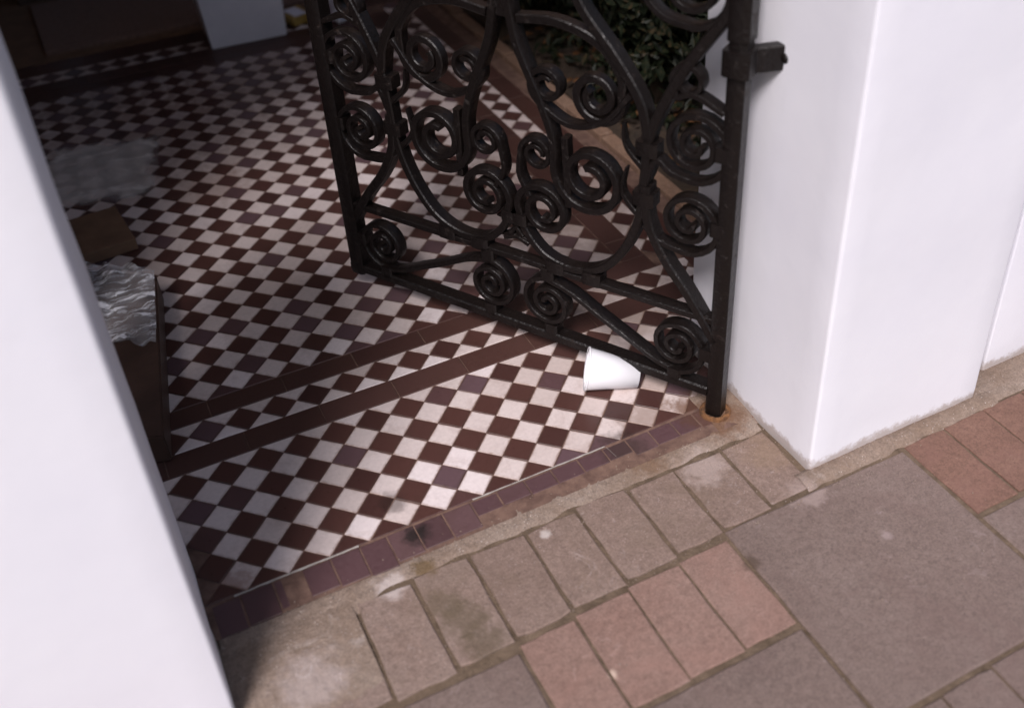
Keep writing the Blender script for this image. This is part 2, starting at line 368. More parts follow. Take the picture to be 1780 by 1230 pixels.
# field
FU, FV, NR = 2.66, F0, 23
for k in range(-11, 8):
    for n in range(0, NR):
        lay(FU + k + 0.5, FV + n + 0.5, 'cream')
        if n > 0: lay(FU + k, FV + n, 'brown') if k > -11 else None
    lay_half(FU + k, FV, 'brown', 'up') if k > -11 else None
    lay_half(FU + k, FV + NR, 'brown', 'down') if k > -11 else None
for n in range(1, NR): lay_half(FU + 8, FV + n, 'brown', 'left')
# the strip up the right-hand side
RS = 11.55
for n in range(0, 26):
    v = S2_ + 0.5 + n + 0.0
    lay(RS + 0.5, v + 0.5, 'brown')
    if n > 0: lay_half(RS, v, 'cream', 'right'); lay_half(RS + 1.0, v, 'cream', 'left')
# far strip
FS = 31.9
for k in range(-11, 11):
    u = -1.05 + k - 0.55
    if u + 0.5 < RS - 1.0:
        lay(u + 0.5, FS + 0.5, 'brown')
        lay_half(u, FS, 'cream', 'up'); lay_half(u, FS + 1.0, 'cream', 'down')
def place_tile(name, me, u, v):
    o = link(name, me, path)
    o.location = (u*D + random.uniform(-3e-4, 3e-4), v*D + random.uniform(-3e-4, 3e-4), random.uniform(-4e-4, 3e-4))
    o.rotation_euler = (random.gauss(0, 0.007), random.gauss(0, 0.007), random.gauss(0, 0.008))
    return o
for key in ('cream', 'brown'):
    L = sorted(tiles[key], key=lambda p: (Vector((p[0]*D, p[1]*D, 0)) - CAMP).length + (50 if p[0] < -4.6 else 0))
    for u, v in L[:300]: place_tile(key + '_tile', TM[key], u, v)
    src = TM[key]; vs, fs, uvs, rnds = [], [], [], []
    for u, v in L[300:]:
        b = len(vs); dz = random.uniform(-4e-4, 3e-4)
        tx, ty = random.gauss(0, 0.005), random.gauss(0, 0.005)
        vs += [(c.co.x + u*D, c.co.y + v*D, c.co.z + dz + c.co.x*tx + c.co.y*ty) for c in src.vertices]
        fs += [tuple(b + i for i in p.vertices) for p in src.polygons]
        uvs += [d.uv[:] for d in src.uv_layers['tile'].data]; rnds += [random.random()]*len(src.loops)
    if vs:
        me = mesh(key + '_tile', vs, fs, MT[key]); me.uv_layers.new(name='tile'); me.uv_layers.new(name='rnd')
        for i, q in enumerate(uvs): me.uv_layers['tile'].data[i].uv = q; me.uv_layers['rnd'].data[i].uv = (rnds[i], 0.0)
        tag(link(key + '_tile', me, path), None, None, None, 'stuff')
hl = sorted(halves, key=lambda p: (Vector((p[0]*D, p[1]*D, 0)) - CAMP).length + (50 if p[0] < -4.6 else 0))
for u, v, k in hl[:300]: place_tile('triangle_tile', TM[k], u, v)
# bands of long brown tiles
def strip_tile(name, u0, u1, v0, v1, mat):
    cx, cy = (u0+u1)/2*D, (v0+v1)/2*D; hx, hy = (u1-u0)/2*D, (v1-v0)/2*D
    vs, fs = poly_tile([(-hx, -hy), (hx, -hy), (hx, hy), (-hx, hy)])
    me = mesh(name, vs, fs, mat); uv_fill(me, lambda co: (co.x/hx, co.y/hy))
    o = link(name, me, path); o.location = (cx, cy, random.uniform(-5e-4, 3e-4))
    o.rotation_euler = (random.gauss(0, 0.004), random.gauss(0, 0.004), random.gauss(0, 0.0015))
    return o
def band(v0, v1, ua, ub, off):
    u = ua
    e = ua + off
    while u < ub - 0.05:
        e2 = min(e, ub)
        if e2 - u > 0.06 and not in_pier((u+e2)/2, v0): strip_tile('band_tile', u, e2, v0, v1, MT['band'])
        u = e2; e += 2.12
band(N1, S1_, -7.8, 13.4, 1.3)
band(S2_, F0, -7.8, RS - 0.0, 0.7)
band(FV + NR, FV + NR + 0.8, -7.8, RS, 1.6)
band(FV + NR + 0.82, FS - 0.02, -7.8, RS, 0.9)
band(FS + 1.02, PV1, -7.8, 13.4, 1.1)
def vband(u0, u1, va, vb, off):
    v = va; e = va + off
    while v < vb - 0.05:
        e2 = min(e, vb); strip_tile('band_tile', u0, u1, v, e2, MT['band']); v = e2; e += 2.12
vband(FU + 8 + 0.02, RS, F0 + 0.0, FS - 0.05, 1.2)
vband(RS + 1.0, 13.4, S1_ + 0.02, FS + 1.0, 1.7)
# front border tiles, each set a little out of true
u = -4.35
while u < 9.3:
    w = random.uniform(0.66, 0.76)
    v0 = random.uniform(-0.03, 0.03) + (-0.57 if 1.6 < u < 6.3 else -0.68 if u >= 6.3 else -0.98 + 0.05*math.sin(u*2))
    o = strip_tile('border_tile', u, u + w, v0, -0.06 if u > 1 else -0.05, MT['border'])
    o.location.z += random.uniform(-0.0012, 0.0004)
    u += w + 0.012
# pale lime left in the joint behind the border
def lime(pts, w):
    bm = bmesh.new(); prev = None
    for i, (x, y) in enumerate(pts):
        a = bm.verts.new((x*D, (y - w/2*random.uniform(0.5, 1.3))*D, 0.0006)); b2 = bm.verts.new((x*D, (y + w/2*random.uniform(0.5, 1.3))*D, 0.0006))
        if prev: bm.faces.new((prev[0], a, b2, prev[1]))
        prev = (a, b2)
    return bm_obj('lime_joint', bm, MT['lime'], path)
lime([(2.2 + 0.2*i, -0.025) for i in range(20)], 0.045)
lime([(-3.8 + 0.2*i, -0.03) for i in range(16)], 0.06)
lime([(6.02 + 0.013*i, -0.05 - 0.09*i) for i in range(6)], 0.05)

# ---------------------------------------------------------------- pavement
pav = empty('pavement'); tag(pav, 'pavement of concrete slabs with grey and red bricks', None, None, 'structure')
jb = link('joint_bed', mesh('joint_bed', [(-16*D, -22*D, -0.0055), (30*D, -22*D, -0.0055), (30*D, -0.6*D, -0.0055), (-16*D, -0.6*D, -0.0055)], [(0, 1, 2, 3)], MT['moss']), pav)
def paver(name, u0, u1, v0, v1, mat, gap=0.034, wob=0.0014, ch=0.0022, seg=4, dz=0.0, skew=0.0):
    """paver with worn, slightly wandering edges; skew leans its long sides"""
    a, b_, c_, d_ = (u0+gap, v0+gap), (u1-gap, v0+gap), (u1-gap, v1-gap), (u0+gap, v1-gap)
    cor = [Vector((x*D + skew*(y - (v0+v1)/2)*D, y*D)) for x, y in (a, b_, c_, d_)]
    cen = sum(cor, Vector((0, 0)))/4
    ring = []
    for i in range(4):
        p, q = cor[i], cor[(i+1) % 4]
        for s in range(seg):
            k = s/seg; x = p.lerp(q, k) - cen
            w = wob * (2.2 if s == 0 else 1.0)
            x = x * (1 - random.uniform(0, w)/max(x.length, 0.01)) + Vector((random.gauss(0, wob*0.45), random.gauss(0, wob*0.45)))
            ring.append(x)
    n = len(ring); ins = [x - x.normalized()*ch*random.uniform(0.7, 1.4) for x in ring]
    vs = [(x.x, x.y, -0.02) for x in ring] + [(x.x, x.y, -ch*0.75) for x in ring] + [(x.x, x.y, 0) for x in ins]
    fs = [tuple(range(2*n, 3*n))]
    for i in range(n):
        j = (i+1) % n; fs += [(i, j, n+j, n+i), (n+i, n+j, 2*n+j, 2*n+i)]
    o = link(name, mesh(name, vs, fs, mat), pav)
    o.location = (cen.x, cen.y, -0.002 + dz + random.uniform(-0.0012, 0.0010))
    o.rotation_euler = (random.gauss(0, 0.004), random.gauss(0, 0.004), 0)
    return o
# row of concrete bricks under the border
js = [-1.45, -0.02, 1.40, 2.87, 4.30, 5.75, 7.12, 8.58, 10.0]
for i in range(len(js) - 1):
    top = -1.52 + random.uniform(-0.06, 0.08)
    paver('brick', js[i], js[i+1], -4.36 + 0.056*(js[i]+js[i+1])/2, top, MT['concrete'], dz=0.0006, wob=0.0022)
for k in range(5):
    paver('brick', -2.88 - 1.43*k, -1.45 - 1.43*k, -4.30, -1.75, MT['concrete'], dz=-0.0012)
# columns of four bricks and one square slab, turned about from column to column
W4 = 5.70
def brick4(u, v1, mat, depth=2.70, sl=0.0):
    for i in range(4): paver('brick', u + i*W4/4, u + (i+1)*W4/4, v1 - depth + sl*(i - 1.5)*0.4, v1 + sl*(i - 1.5), mat, 0.022 if 0 < i < 3 else 0.028, skew=0.0)
def slab(u, v1): paver('slab', u, u + W4, v1 - 5.75, v1, MT['slab'], 0.04, wob=0.0014, seg=8, ch=0.0035)
cu = 1.36
for c in range(-2, 5):
    u = cu + c*(W4 + 0.0)
    off = {-2: -4.55, -1: -4.50, 0: -4.22, 1: -3.88, 2: -3.78, 3: -3.70, 4: -3.62}[c]
    if c == -1:
        v = off; slab(u, v); v -= 5.80; brick4(u, v, MT['pink']); v -= 2.83; slab(u, v); continue
    kind = 'b' if c % 2 == 0 else 's'
    v = off
    while v > -17:
        if kind == 'b': brick4(u, v, MT['pink'] if c <= 0 else MT['slab'] if c == 1 else MT['red'], sl=0.075 if v > -6 and c == 0 else 0.02); v -= 2.76; kind = 's'
        else: slab(u, v); v -= 5.80; kind = 'b'
# cement fillets: along the border, the smear at the left end, round the foot of the pier
def cement(name, fn, u0, u1, nu, nv):
    bm = bmesh.new(); rows = []
    for i in range(nu + 1):
        u = u0 + (u1-u0)*i/nu; va, vb, zt = fn(u); row = []
        for j in range(nv + 1):
            k = j/nv; v = va + (vb-va)*k
            e = math.sin(math.pi*min(1, max(0, k)))**0.5
            p = Vector((u*D, v*D, 0))
            z = -0.006 + (0.006 + zt)*e + 0.0016*mnoise.noise(p*90)*e + 0.0012*mnoise.noise(p*230)*e
            row.append(bm.verts.new((p.x, p.y, z)))
        rows.append(row)
    for i in range(nu):
        for j in range(nv): bm.faces.new((rows[i][j], rows[i+1][j], rows[i+1][j+1], rows[i][j+1]))
    return bm_obj(name, bm, MT['mortar'], pav, True)
sst = lambda a, b, x: (lambda k: k*k*(3-2*k))(min(1, max(0, (x-a)/(b-a))))
cement('cement_fillet', lambda u: (-1.50 - 0.16*mnoise.noise(Vector((u*1.3, 3, 0))) - 0.35*(1 - sst(-1.6, -0.6, u)), -0.90 + 0.36*sst(0.6, 1.9, u) - 0.12*sst(5.9, 6.6, u) + 0.06*mnoise.noise(Vector((u*1.7, 9, 0))), -0.0022), -4.4, 10.0, 200, 12)
cement('cement_fillet', lambda u: (-4.10 + 0.30*mnoise.noise(Vector((u*1.1, 1, 5))), -1.2, 0.0012), -4.6, -1.50, 60, 30)
cement('cement_fillet', lambda u: (-3.86 + 0.12*mnoise.noise(Vector((u*2.1, 1, 5))), -3.2, 0.0024), 9.7, 16.2, 90, 8)
cement('cement_fillet', lambda u: (-1.25 + 0.3*mnoise.noise(Vector((u*2.1, 4, 5))), 1.0, 0.0014), 8.95, 10.15, 30, 30)
cement('cement_fillet', lambda u: (-3.75, -2.5, 0.001), 15.7, 24, 60, 10)

# grit and mortar crumbs in the joints and on the fillet
vs, fs = [], []
for i in range(650):
    k = random.random()
    if k < 0.45: u, v = random.uniform(-4, 9.6), random.gauss(-1.25, 0.3)
    elif k < 0.7: u, v = random.uniform(-1, 12), random.gauss(-4.1, 0.08)
    elif k < 0.85: u, v = random.choice(js) + random.gauss(0, 0.05), random.uniform(-4, -1.4)
    else: u, v = random.uniform(-3, 14), random.uniform(-9, -1)
    rr = random.uniform(0.0006, 0.0019); c = Vector((u*D, v*D, rr*0.5 - 0.0008)); b0 = len(vs)
    q = Quaternion((random.gauss(0, 1), random.gauss(0, 1), random.gauss(0, 1), random.gauss(0, 1))).normalized()
    vs += [c + q @ (Vector(p)*rr*random.uniform(0.7, 1.3)) for p in ((1, 0, 0), (-1, 0, 0), (0, 1, 0), (0, -1, 0), (0, 0, 0.8), (0, 0, -0.8))]
    fs += [tuple(b0 + x for x in f) for f in ((0, 2, 4), (2, 1, 4), (1, 3, 4), (3, 0, 4), (2, 0, 5), (1, 2, 5), (3, 1, 5), (0, 3, 5))]
tag(link('grit', mesh('grit', vs, fs, MT['mortar'])), 'pale grit and mortar crumbs scattered over the paving joints', None, None, 'stuff')

# ---------------------------------------------------------------- piers and walls
def pier(name, u0, u1, label, lean=0.0):
    bm = bm_grid_box(u0*D, u1*D, -3.33*D, 2.25*D, -0.03, 1.24, 0.05, 0.0020, 5.0, 0.006)
    for v in bm.verts:                                   # ragged foot where the render meets the paving
        if v.co.z < 0.06:
            k = (0.06 - v.co.z)/0.06
            v.co.x += 0.004*k*mnoise.noise(v.co*45); v.co.y += 0.004*k*mnoise.noise(v.co*38 + Vector((5, 0, 0)))
    root = empty(name, ((u0+u1)/2*D, -0.5*D, 0))
    o = bm_obj('shaft', bm, MT['white'], root, True); o.matrix_parent_inverse = root.matrix_basis.inverted()
    c = bm_obj('cap', bm_box((u0-0.5)*D, (u1+0.5)*D, -3.8*D, 2.7*D, 1.242, 1.31, 0.01), MT['white'], root); c.matrix_parent_inverse = root.matrix_basis.inverted()
    tag(root, label, 'pier'); return root
pier('gate_pier', 10.12, 15.78, 'square white painted pier on the right that carries the gate')
pier('gate_pier', -10.2, -4.47, 'white painted pier close to the camera on the left, out of focus')
def wall(name, u0, u1, label):
    root = empty(name, ((u0+u1)/2*D, -1.5*D, 0))
    o = bm_obj('wall_face', bm_grid_box(u0*D, u1*D, -2.64*D, -0.4*D, -0.03, 0.93, 0.09, 0.0022, 5.0, 0.004), MT['white'], root, True); o.matrix_parent_inverse = root.matrix_basis.inverted()
    c = bm_obj('coping', bm_box(u0*D, u1*D, -3.1*D, 0.1*D, 0.932, 0.985, 0.008), MT['white'], root); c.matrix_parent_inverse = root.matrix_basis.inverted()
    tag(root, label, 'wall')
wall('garden_wall', 16.80, 60, 'white painted garden wall set back beside the right pier')
wall('garden_wall', -54, -10.22, 'white painted garden wall running left from the near pier')
sw = bm_obj('shade_wall', bm_box(-10.6*D, -8.0*D, 8.0*D, 46*D, -0.03, 1.98), MT['render']); tag(sw, 'added brown rendered wall, out of view, shading the far path', 'wall')  # unseen wall, its height and length set to shade the far tiles
# house front with its door, far end of the path
house = empty('house_front', (2*D, 46*D, 0)); tag(house, 'dark house front with red door at the far end of the path', 'house')
def hpart(name, bm, mat, par=None):
    o = bm_obj(name, bm, mat, par or house); o.matrix_parent_inverse = (par or house).matrix_world.inverted() if par else house.matrix_basis.inverted(); return o
hpart('wall', bm_box(-40*D, -3*D, 46*D, 49*D, -0.03, 4.2), MT['render'])
hpart('wall', bm_box(11*D, 60*D, 46*D, 49*D, -0.03, 4.2), MT['render'])
hpart('wall', bm_box(-3*D, 11*D, 46*D, 49*D, 2.05, 4.2), MT['render'])
hpart('door_step', bm_box(-4.5*D, 12.5*D, 42.6*D, 45.98*D, -0.03, 0.085, 0.006), MT['darkwood'])
dr_ = hpart('door', bm_box(-2.6*D, 10.6*D, 46.6*D, 47.3*D, 0.06, 2.02, 0.003), MT['door'])
for (a, b2, z0, z1) in ((-1.4, 3.4, 0.25, 0.85), (4.6, 9.4, 0.25, 0.85), (-1.4, 3.4, 1.0, 1.85), (4.6, 9.4, 1.0, 1.85)):
    p_ = bm_obj('door_panel', bm_box(a*D, b2*D, 46.45*D, 46.75*D, z0, z1, 0.008), MT['door'], dr_)
roof = empty('shade_roof', (2*D, 20*D, 2.05)); tag(roof, 'added flat roof, out of view, shading the far end of the path', 'roof')  # roof on posts added overhead so the path darkens with depth
for nm, bx, mt in (('fascia', (-10.9*D, 16.4*D, 3.0*D, 3.5*D, 1.86, 2.36), 'white'), ('ceiling', (-10.4*D, 15.8*D, 3.52*D, 45.98*D, 2.00, 2.05), 'roofpaint'), ('deck', (-10.9*D, 16.4*D, 2.8*D, 45.9*D, 2.365, 2.45), 'roofpaint'), ('post', (-10.2*D, -9.2*D, 3.55*D, 4.55*D, -0.02, 1.995), 'darkwood'), ('post', (15.2*D, 16.2*D, 3.55*D, 4.55*D, -0.02, 1.995), 'darkwood'), ('post', (15.2*D, 16.2*D, 43.0*D, 44.0*D, -0.02, 1.995), 'darkwood')):
    o = bm_obj(nm, bm_box(*bx, 0.004), MT[mt], roof); o.matrix_parent_inverse = roof.matrix_basis.inverted()

# ---------------------------------------------------------------- right-hand bed: terracotta edging, soil, shrubs
sb = bmesh.new(); bmesh.ops.create_grid(sb, x_segments=40, y_segments=60, size=0.5)
for v in sb.verts:
    v.co.x = (14.8 + (v.co.x + 0.5)*30)*D; v.co.y = (0.0 + (v.co.y + 0.5)*46)*D
    v.co.z = 0.005 + 0.02*mnoise.noise(v.co*9) + 0.006*mnoise.noise(v.co*40)
tag(bm_obj('soil_bed', sb, MT['soil'], None, True), 'dark soil bed along the right edge of the path', None, None, 'structure')
edg = empty('path_edging', (14.42*D, 2.9*D, 0)); tag(edg, 'row of terracotta edging bricks between the tiled path and soil', 'edging')
for i in range(12):
    v0 = 2.9 + i*2.95
    o = bm_obj('brick', bm_box(14.12*D, 14.72*D, v0*D, (v0 + 2.86)*D, -0.02, 0.012 + random.uniform(-0.003, 0.004), 0.004), MT['kerb'], edg); o.matrix_parent_inverse = edg.matrix_basis.inverted()
gb = bm_obj('gutter_strip', bm_box(13.47*D, 14.10*D, 2.6*D, 38*D, -0.03, -0.004), MT['grout']); tag(gb, 'narrow brown mortar strip between tiles and edging bricks', None, None, 'structure')
def leaf_verts(vs, fs, p, n, up, L, W):
    t = n.cross(up)
    if t.length < 1e-4: t = Vector((1, 0, 0))
    t.normalize(); a = up.normalized()
    b = len(vs)
    vs += [p, p + a*L*0.45 + t*W/2 + n*L*0.05, p + a*L + n*(-L*0.08), p + a*L*0.45 - t*W/2 + n*L*0.05]
    fs += [(b, b+1, b+2), (b, b+2, b+3)]
def shrub(name, u, v, h, rad, nl, label, seed):
    rs = random.Random(seed); base = Vector((u*D, v*D, 0.0))
    root = empty(name, base); tag(root, label, 'shrub', 'evergreen shrubs in the bed')
    bm = bmesh.new(); tips = []
    for i in range(9):
        a = rs.uniform(0, 6.28); lean = rs.uniform(0.15, 0.7)*rad; hh = h*rs.uniform(0.55, 0.95)
        pts = [Vector((0, 0, -0.02)), Vector((math.cos(a)*lean*0.3, math.sin(a)*lean*0.3, hh*0.4)), Vector((math.cos(a)*lean, math.sin(a)*lean, hh))]
        tips += [pts[1].lerp(pts[2], k/4) for k in range(5)]
        prev = None
        for k, q in enumerate(pts):
            rr = (0.014, 0.010, 0.004)[k]
            ring = [bm.verts.new(q + Vector((math.cos(x)*rr, math.sin(x)*rr, 0))) for x in (0, 1.26, 2.51, 3.77, 5.03)]
            if prev:
                for x in range(5): bm.faces.new((prev[x], prev[(x+1) % 5], ring[(x+1) % 5], ring[x]))
            prev = ring
    bm_obj('stem', bm, MT['bark'], root, True)
    vs, fs = [], []
    cl = [(t_ + Vector((rs.gauss(0, .3)*rad, rs.gauss(0, .3)*rad, rs.gauss(0, .12)*h)), rs.uniform(0.25, 0.5)*rad) for t_ in tips for _ in range(2)]
    cl += [(Vector((rs.uniform(-1, 1)*rad*.8, rs.uniform(-1, 1)*rad*.8, rs.uniform(0.02, 0.35)*h)), 0.4*rad) for _ in range(26)]
    for i in range(nl):
        c, rr = rs.choice(cl)
        d = Vector((rs.gauss(0, 1), rs.gauss(0, 1), rs.gauss(0, 0.8))).normalized()
        p = c + d*rr*rs.uniform(0.4, 1.0)
        if p.z < 0.012: p.z = rs.uniform(0.012, 0.08)
        n = (d + Vector((rs.gauss(0, .4), rs.gauss(0, .4), 0.5))).normalized()
        up = Vector((rs.gauss(0, 1), rs.gauss(0, 1), rs.gauss(-0.2, .6)))
        up = (up - n*up.dot(n)).normalized()
        leaf_verts(vs, fs, p, n, up, rs.uniform(0.03, 0.06), rs.uniform(0.014, 0.026))
    link('foliage', mesh('foliage', vs, fs, MT['leaf']), root)
    return root
shrub('evergreen_shrub', 19.5, 12.0, 1.0, 0.27, 4200, 'leafy evergreen shrub just behind the right pier', 3)
shrub('evergreen_shrub', 20.5, 20.5, 1.2, 0.34, 5200, 'middle evergreen shrub of the bed seen through the gate', 4)
shrub('evergreen_shrub', 19.5, 29.5, 1.1, 0.30, 4200, 'farthest evergreen shrub of the bed near the house', 5)
shrub('evergreen_shrub', 17.2, 8.0, 0.85, 0.17, 3200, 'low leafy shrub nearest the gate in the soil bed', 11)
shrub('evergreen_shrub', 17.6, 16.0, 0.7, 0.19, 3200, 'low shrub leaning over the terracotta edging', 12)
shrub('evergreen_shrub', 17.8, 24.5, 0.8, 0.20, 3200, 'low shrub beside the edging halfway to the house', 13)
shrub('evergreen_shrub', 27.0, 15.0, 1.5, 0.38, 4200, 'tall evergreen shrub behind the others in the bed', 6)
shrub('evergreen_shrub', 27.0, 26.0, 1.5, 0.40, 4200, 'tall evergreen shrub in the far corner of the bed', 8)
vs, fs = [], []
for i in range(420):
    p = Vector((random.uniform(14.9, 24)*D, random.uniform(3, 34)*D, 0.022 + random.uniform(0, 0.02)))
    n = Vector((random.gauss(0, .35), random.gauss(0, .35), 1)).normalized(); up = Vector((random.gauss(0, 1), random.gauss(0, 1), 0)); up = (up - n*up.dot(n)).normalized()
    leaf_verts(vs, fs, p, n, up, random.uniform(0.025, 0.055), random.uniform(0.015, 0.03))
tag(link('leaf_litter', mesh('leaf_litter', vs, fs, MT['litter'])), 'brown fallen leaves scattered over the soil bed', None, None, 'stuff')

# ---------------------------------------------------------------- iron gate
HG = Vector((9.28159, -0.33623)); GD = Vector((-0.516828, 0.856089)); GN = Vector((-0.856089, -0.516828))   # hinge, along, towards the street
GW = 12.29; AX = GW/2
gate = empty('iron_gate', (HG.x*D, HG.y*D, 0)); tag(gate, 'black wrought iron scroll gate standing open against the path', 'gate')
def gp(s, z, n=0.0):
    p = HG + GD*s + GN*n
    return Vector(((p.x - HG.x)*D, (p.y - HG.y)*D, z*D))
def catmull(pts, per=8, closed=False):
    out = []
    P = [pts[0] + (pts[0] - pts[1])] + pts + [pts[-1] + (pts[-1] - pts[-2])]
    for i in range(1, len(P) - 2):
        p0, p1, p2, p3 = P[i-1:i+3]
        for k in range(per):
            t = k/per
            out.append(0.5*((2*p1) + (p2 - p0)*t + (2*p0 - 5*p1 + 4*p2 - p3)*t*t + (3*p1 - p0 - 3*p2 + p3)*t**3))
    out.append(pts[-1]); return out
def spiral(c, R, a0, sgn, turns=2.25, rend=0.14, n=56):
    """points from the outer turn at angle a0 inwards; sgn +1 anticlockwise (s to the right, z up)"""
    out = []
    for i in range(n + 1):
        k = i/n; a = a0 + sgn*k*turns*2*math.pi
        tt = k*turns
        rr = R*(1 - 0.42*tt) if tt < 1 else R*(0.58 - 0.34*(tt - 1))
        out.append(Vector((c[0] + rr*math.cos(a), c[1] + rr*math.sin(a))))
    return out
def bar(name, pts, w, dpt, taper0=1.0, taper1=1.0, ball=0.0, par=None, n0=0.0):
    """sweep an eased rectangular bar along (s, z) points in the plane of the gate; w in the plane, dpt through it"""
    bm = bmesh.new(); prev = None; m = len(pts)
    prof = [(-.5, -.40), (-.36, -.5), (.36, -.5), (.5, -.40), (.5, .40), (.36, .5), (-.36, .5), (-.5, .40)]
    for i, p in enumerate(pts):
        a = pts[max(0, i-1)]; b = pts[min(m-1, i+1)]; t = (b - a)
        if t.length < 1e-6: continue
        t.normalize(); q = Vector((-t.y, t.x)); k = i/(m-1)
        f = taper0 + (taper1 - taper0)*k
        ring = [bm.verts.new(gp(p.x + q.x*x*w*f, p.y + q.y*x*w*f, n0 + y*dpt*(0.5 + 0.5*f))) for x, y in prof]
        if prev:
            for x in range(8): bm.faces.new((prev[x], prev[(x+1) % 8], ring[(x+1) % 8], ring[x]))
        else: bm.faces.new(ring)
        prev = ring
    bm.faces.new(list(reversed(prev)))
    if ball:
        e = pts[-1]; bmesh.ops.create_uvsphere(bm, u_segments=10, v_segments=7, radius=ball*D, matrix=Matrix.Translation(gp(e.x, e.y, n0)))
    bmesh.ops.recalc_face_normals(bm, faces=bm.faces[:])
    o = bm_obj(name, bm, MT['iron'], par or gate, True); o.data.set_sharp_from_angle(angle=math.radians(38)); return o
V2 = lambda L: [Vector(p) for p in L]
mir = lambda pts: [Vector((GW - p.x, p.y)) for p in pts]
def both(name, pts, *a, **k):
    bar(name, pts, *a, **k); bar(name, mir(pts), *a, **k)
# frame
TOP = 15.2
bar('hinge_post', V2([(0, -0.12), (0, 0.25), (0, 5), (0, 10.7), (0, TOP)]), 0.44, 0.44)
bar('post_sleeve', V2([(0, 10.75), (0, 10.85), (0, 12.4), (0, 12.5)]), 0.52, 0.52)
bar('closing_stile', V2([(GW, 0.58), (GW, 5), (GW, 10), (GW, TOP)]), 0.50, 0.52)
bar('bottom_rail', V2([(0.2, 0.78), (4, 0.78), (8, 0.78), (GW + 0.25, 0.78)]), 0.30, 0.46)
bar('middle_rail', V2([(0.2, 3.12), (4, 3.12), (8, 3.12), (GW - 0.2, 3.12)]), 0.20, 0.36)
bar('top_rail', V2([(0.2, TOP), (6, TOP), (GW, TOP)]), 0.42, 0.5)
# lower panel: two S scrolls, eyes up by the middle and down by the stiles
sA = list(reversed(spiral((5.18, 1.93), 0.82, math.pi/2, -1)))           # inner to outer, leaves over the top
sB = spiral((1.18, 1.95), 0.86, -math.pi/2, -1)
both('scroll', sA + catmull(V2([(5.18, 2.75), (4.4, 2.52), (3.55, 2.08), (2.6, 1.62), (1.8, 1.24), (1.18, 1.09)]), 7)[1:-1] + sB, 0.17, 0.40, 1.0, 0.95)
# big lyre bars: from the stile, down the outside, round the foot and up into the middle eye
big = catmull(V2([(0.05, 11.6), (1.05, 10.15), (1.65, 9.05), (2.08, 8.0), (2.2, 6.9), (2.32, 5.7), (2.72, 4.6), (3.4, 3.72), (4.3, 3.36), (5.2, 3.52), (5.8, 4.15), (6.02, 4.9)]), 8)
both('scroll', big + spiral((5.22, 4.93), 0.80, 0.0, 1, 1.8)[1:], 0.27, 0.42, 1.0, 0.62)
both('strut', catmull(V2([(0.1, 2.5), (0.9, 3.7), (1.6, 4.6), (2.1, 5.6), (2.16, 6.6)]), 8), 0.26, 0.44)
# scrolls up the stiles
both('scroll', catmull(V2([(2.2, 5.45), (1.75, 5.08), (1.0, 4.97)]), 7)[:-1] + spiral((1.0, 5.84), 0.87, -math.pi/2, -1), 0.17, 0.38, 1.0, 0.95)
both('scroll', catmull(V2([(2.15, 6.75), (1.9, 7.35), (1.5, 7.12), (0.92, 7.02)]), 7)[:-1] + spiral((0.92, 7.98), 0.96, -math.pi/2, -1), 0.17, 0.38, 1.0, 0.95)
both('scroll', catmull(V2([(2.5, 11.6), (1.9, 11.0), (1.1, 10.83)]), 7)[:-1] + spiral((1.1, 11.75), 0.92, -math.pi/2, -1), 0.17, 0.38, 1.0, 0.95)
# heart of the panel
both('scroll', catmull(V2([(6.0, 11.0), (5.75, 9.6), (5.15, 8.2), (4.82, 7.2), (4.80, 6.3)]), 8)[:-1] + spiral((3.78, 6.3), 1.02, 0.0, -1, 1.8), 0.24, 0.44, 1.0, 0.8)
both('strut', V2([(4.48, 7.3), (4.46, 6.5), (4.42, 5.3)]), 0.2, 0.3)
# branch off the lyre, curling under the top
both('scroll', catmull(V2([(2.12, 7.9), (2.35, 8.8), (3.0, 9.75), (3.9, 10.8), (4.4, 11.9)]), 8)[:-1] + spiral((3.4, 11.9), 1.0, 0.0, 1, 1.7), 0.27, 0.44, 1.0, 0.75)
both('scroll', list(reversed(spiral((3.55, 8.6), 0.70, math.pi, 1, 1.6))) + catmull(V2([(2.85, 8.6), (2.9, 9.3), (3.5, 10.0), (4.6, 10.3), (5.7, 10.2)]), 7)[1:], 0.24, 0.32, 0.8, 1.0)
both('leaf', catmull(V2([(5.95, 3.9), (6.3, 4.3), (6.75, 4.35)]), 6), 0.16, 0.30, 1.0, 0.35)
both('leaf', catmull(V2([(5.75, 3.7), (6.25, 3.85), (6.7, 3.75)]), 6), 0.16, 0.30, 1.0, 0.35)
both('leaf', catmull(V2([(2.25, 7.0), (2.75, 7.5), (2.85, 8.1)]), 6), 0.18, 0.30, 1.0, 0.3)
both('leaf', catmull(V2([(2.35, 5.6), (2.85, 6.2), (2.75, 6.9)]), 6), 0.18, 0.30, 1.0, 0.3)
both('scroll', catmull(V2([(2.6, 8.9), (3.3, 8.05), (4.3, 7.7), (5.3, 8.15)]), 7)[:-1] + spiral((4.95, 8.6), 0.5, -0.9, 1, 1.5), 0.17, 0.38, 1.0, 0.8)
both('scroll', list(reversed(spiral((5.35, 6.6), 0.48, 0.0, 1, 1.5))) + catmull(V2([(5.83, 6.6), (5.9, 5.9), (5.6, 5.3)]), 6)[1:], 0.16, 0.36, 0.8, 1.0)
both('scroll', catmull(V2([(0.25, 8.95), (1.0, 9.25), (1.5, 9.05)]), 6)[:-1] + spiral((1.15, 9.55), 0.42, -0.6, 1, 1.3), 0.16, 0.36, 1.0, 0.8)
bar('finial_bar', V2([(AX, 10.2), (AX, 12), (AX, TOP)]), 0.3, 0.36)
